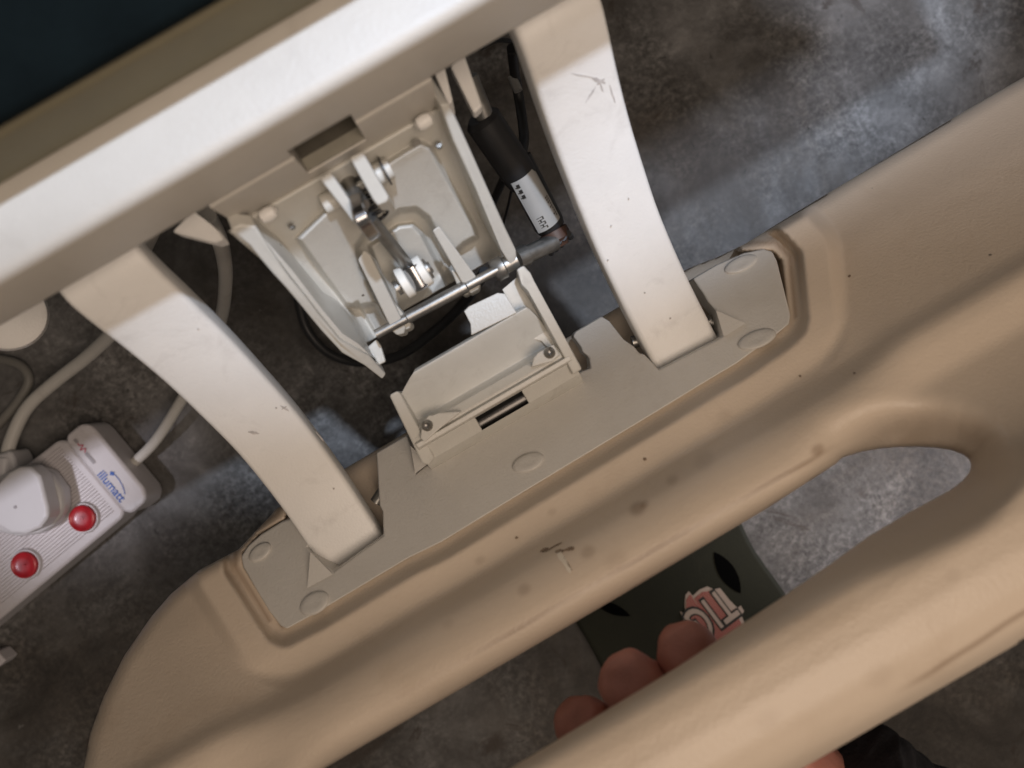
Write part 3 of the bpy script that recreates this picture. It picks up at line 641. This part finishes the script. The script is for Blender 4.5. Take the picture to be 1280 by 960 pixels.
while b_ < 111:
    q = [P(O, 8, b_), P(O, 335, b_+1.5), P(O, 335, b_+4.0), P(O, 8, b_+2.5)]
    b0 = len(vs_); vs_ += [W(x, y, .7172) for x, y in q]; vs_ += [W(*P(O, 8, b_+1.25), .7155), W(*P(O, 335, b_+2.75), .7155)]
    fs_ += [(b0, b0+1, b0+5, b0+4), (b0+3, b0+2, b0+5, b0+4), (b0, b0+3, b0+4), (b0+1, b0+2, b0+5)]
    b_ += 4.0
rb = mesh_obj('ribbing', vs_, fs_, STRIP, ps)
for (x, y) in ((106, 647), (34, 705)):
    q = W(x, y, .7165); rod('switch_surround', q+Vector((0, 0, -.001)), q+Vector((0, 0, .0026)), .0134, STRIP, ps, 36, [(0, .0145), (.5, .0142), (1, .0132), (1, .0122), (.6, .0120)])
    sw = rod('switch', q+Vector((0, 0, 0)), q+Vector((0, 0, .0050)), .0118, RED, ps, 36, [(0, .0120), (.7, .0120), (.9, .0114), (1, .0100), (.88, .0088), (.8, .005)])
    rod('centre_dot', q+Vector((0, 0, .003)), q+Vector((0, 0, .0045)), .0016, RED, sw, 12)
q = W(160, 585, .728); rod('cord_collar', W(150, 596, .7345), W(163, 583, .7335), .0085, STRIP, ps, 20, [(0, .010), (.6, .009), (1, .0065)])
def text(body, px, py, d, dirpx, h, m, parent, name, off=0.0, ext=.00015, sx=1.0, spacing=1.0):
    cu = bpy.data.curves.new('t', 'FONT'); cu.body = body; cu.size = 1; cu.align_x = 'CENTER'; cu.align_y = 'CENTER'; cu.offset = off; cu.extrude = 0; cu.space_character = spacing; cu.resolution_u = 4
    o = bpy.data.objects.new('t', cu); scene.collection.objects.link(o); dg = bpy.context.evaluated_depsgraph_get(); dg.update()
    me_ = bpy.data.meshes.new_from_object(o.evaluated_get(dg)); bpy.data.objects.remove(o)
    c = W(px, py, d); x = (W(px+dirpx[0], py+dirpx[1], d)-c).normalized(); y = Vector((0, 0, 1)).cross(x); hm = h*d/1000*S
    vs2 = [c+x*v.co.x*hm*sx+y*v.co.y*hm for v in me_.vertices]; fs2 = [tuple(p.vertices) for p in me_.polygons]
    return mesh_obj(name, vs2, fs2, m, parent)
text('illumatt', 139, 608, .7113, (.640, .768), 15.5, BLUE, ps, 'lettering', off=.012, sx=.98)
def stroke(name, pts, wd, d, m, parent):
    vs2, fs2 = [], []
    for i in range(len(pts)-1):
        (x0, y0), (x1, y1) = pts[i], pts[i+1]; L_ = math.hypot(x1-x0, y1-y0); nx, ny = -(y1-y0)/L_*wd/2, (x1-x0)/L_*wd/2
        b0 = len(vs2); vs2 += [W(x0+nx, y0+ny, d), W(x0-nx, y0-ny, d), W(x1-nx, y1-ny, d), W(x1+nx, y1+ny, d)]; fs2.append((b0, b0+1, b0+2, b0+3))
    return mesh_obj(name, vs2, fs2, m, parent)
arc = [(139, 592), (144, 594), (149, 600), (153, 607), (155, 613), (156, 618)]
stroke('swoosh', arc, 1.0, .7113, BLUE, ps)
dq = W(140, 592, .7112); stroke('star', [(137.5, 591.5), (142.5, 592.5)], 4.6, .7111, BLUE, ps)
stroke('small_print', [(93, 549), (97, 553.5)], 4.2, .7113, PGREY, ps); stroke('small_print', [(107, 566), (118, 579)], 4.0, .7113, PGREY, ps)
stroke('pulse_mark', [(97, 554), (99, 557), (104, 556), (100, 563), (107, 560), (106, 566)], 1.3, .7112, PRED, ps)
pg = thing('plug', W(30, 625, .70), 'chunky off-white plug pushed into the power strip above its lower red switch', 'plug', None)
pp('plug_body', [(-40, 600), (-8, 598), (18, 584), (40, 582), (62, 590), (78, 612), (80, 638), (66, 658), (48, 668), (20, 672), (-8, 665), (-40, 662)], .700, .017, PLUG, pg, .006, 4)
pp('plug_face', [(-42, 610), (-6, 606), (10, 590), (24, 583), (38, 583), (50, 595), (60, 634), (61, 646), (50, 660), (32, 668), (14, 668), (-8, 656), (-42, 656)], .682, .020, PLUG, pg, .0035, 3)
q = W(19, 634, .6818); rod('centre_mark', q+Vector((0, 0, -.0008)), q+Vector((0, 0, .0003)), .0014, PGREY, pg, 12)
bt = thing('plug', W(0, 590, .73), 'second pale plug half cut off by the left edge, on the thick cable', 'plug')
pp('plug_body', [(-50, 575), (2, 566), (12, 562), (18, 574), (22, 592), (14, 598), (-50, 612)], .712, .03, PLUG, bt, .004, 3)
rod('cable_boot', W(4, 606, .715), W(7, 572, .715), .0075, PLUG, bt, 18, [(0, .0088), (.5, .0085), (1, .0060)])
tag(pp('adapter', [(-40, 826), (-4, 815), (7, 826), (0, 833), (-40, 848)], .73, .02, STRIP, None, .002), 'pale corner of an object on the floor at the left edge below the power strip', 'adapter')
def adopt(o, p):
    o.parent = p; o.location = WL[o]-WL[p]
    for k in ('category',): del o[k]
adopt(cord1, ps); adopt(cord2, bt)
# ------------------------------------------------------------------ slipper
sl = thing('slipper', Wst(33, 342, .75), 'dark olive rubber slipper with red and cream print, seen through the grip slot', 'slipper')
outl = []
sd_, tdv = Vector((0, 0, 0)), 0
ctl = [(-80, 560), (-118, 500), (-130, 420), (-128, 340), (-128, 250), (-122, 160), (-80, 80), (-10, 50), (70, 70), (122, 140), (125, 230), (112, 320), (118, 410), (112, 500), (80, 560), (0, 590)]
cl = catmull([Vector((a_+48, b_+0, 0)) for a_, b_ in ctl+[ctl[0]]], 5)[:-1]
prism('sole', [Wst(q.x, q.y, .722) for q in cl], (0, 0, -.026*S), RUBBER, sl, .005, 3)
def lens(nm, x0, y0, x1, y1, wd, d):
    n = 10; up_, dn_ = [], []
    L_ = math.hypot(x1-x0, y1-y0); nx, ny = -(y1-y0)/L_, (x1-x0)/L_
    for k in range(n+1):
        u = k/n; w_ = wd*math.sin(math.pi*u)**.8/2; x = x0+(x1-x0)*u; y = y0+(y1-y0)*u; up_.append((x+nx*w_, y+ny*w_)); dn_.append((x-nx*w_, y-ny*w_))
    return pp(nm, up_+dn_[::-1][1:-1], d, .0008, HOLE, sl, 0)
lens('strap_hole', 893, 690, 926, 742, 21, .7212); lens('strap_hole', 742, 752, 788, 770, 13, .7212)
lg = pp('print_outline', [(850, 764), (856, 768), (856, 752), (857, 744), (861, 739), (866, 745), (874, 737), (884, 733), (893, 737), (900, 735), (912, 750), (922, 760), (926, 757), (930, 764), (927, 769), (934, 788), (930, 800), (900, 830), (870, 815), (860, 790)], .7212, .0004, CREAM, sl, 0)
pp('print_patch', [(857, 766), (858, 750), (863, 743), (874, 760), (868, 748), (878, 740), (888, 739), (900, 750), (923, 772), (931, 788), (905, 812), (875, 800)], .7207, .0003, DOTS, lg, 0)
dr = (-.80, .60)
text('TIG', 887, 767, .7203, dr, 62, INK, lg, 'lettering_outline', off=.055, sx=.62, spacing=1.02)
text('TIG', 887, 767, .7199, dr, 60, CREAM, lg, 'lettering', off=.012, sx=.62, spacing=1.06)
# ------------------------------------------------------------------ person: a hand gripping the rail
hd = thing('person', W(1040, 960, .75), 'person with bare fingers hooked through the grip slot, wearing a black sleeve', 'person')
jo = []; ed = []; ra = []
def J(px, py, d, r_, par):
    jo.append(W(px, py, d)); ra.append(r_*S)
    if par is not None: ed.append((par, len(jo)-1))
    return len(jo)-1
palm = J(880, 905, .430, .030, None)
wr = J(1022, 978, .458, .024, palm); wr2 = J(1060, 1020, .455, .031, wr); wr3 = J(1150, 1080, .46, .034, wr2)
for (k0, k1, k2, tip, r_) in (((880, 862, .425), (872, 838, .405), (862, 818, .388), (847, 806, .376), .0165), ((825, 896, .425), (808, 874, .402), (792, 856, .384), (777, 845, .370), .0170),
                          ((770, 940, .430), (748, 920, .410), (730, 905, .396), (714, 896, .386), .0155), ((738, 995, .435), (722, 985, .42), (712, 978, .412), (702, 970, .405), .012)):
    i = J(*k0, r_*1.12, palm); i = J(*k1, r_*1.05, i); i = J(*k2, r_, i); i = J(*tip, r_*.86, i)
i = J(950, 962, .425, .019, palm); i = J(880, 985, .41, .017, i); i = J(800, 1010, .40, .015, i)
me = bpy.data.meshes.new('hand'); me.from_pydata([q-WL[hd] for q in jo], ed, []); me.materials.append(SKIN)
ho = bpy.data.objects.new('hand', me); scene.collection.objects.link(ho); ho.parent = hd
m = ho.modifiers.new('skin', 'SKIN'); m.use_smooth_shade = True
for k, v in enumerate(me.skin_vertices[0].data): v.radius = (ra[k], ra[k]); v.use_root = (k == 0)
mm = ho.modifiers.new('sub', 'SUBSURF'); mm.levels = 3; mm.render_levels = 3
tx = bpy.data.textures.new('lumps', 'CLOUDS'); tx.noise_scale = .011; tx.noise_depth = 1
dm = ho.modifiers.new('lumps', 'DISPLACE'); dm.texture = tx; dm.strength = .0034; dm.mid_level = .5; dm.texture_coords = 'LOCAL'

# cuff: crumpled black sleeve
pts = catmull([W(1068, 966, .434), W(1090, 982, .436), W(1125, 1010, .445), W(1200, 1050, .46), W(1300, 1150, .47)], 10)
vs_, fs_ = tube_geo(pts, [.030+.002*math.sin(i*1.1) for i in range(len(pts))], 28)
for k, v in enumerate(vs_):
    a_ = k % 28; i_ = k//28; vs_[k] = v+Vector((math.sin(a_*1.7+i_*.9), math.cos(a_*2.3+i_*.5), math.sin(a_*1.1-i_*.8)))*.0016*S
mesh_obj('sleeve_cuff', vs_, fs_, CLOTH, hd, smooth=True, sub=1)
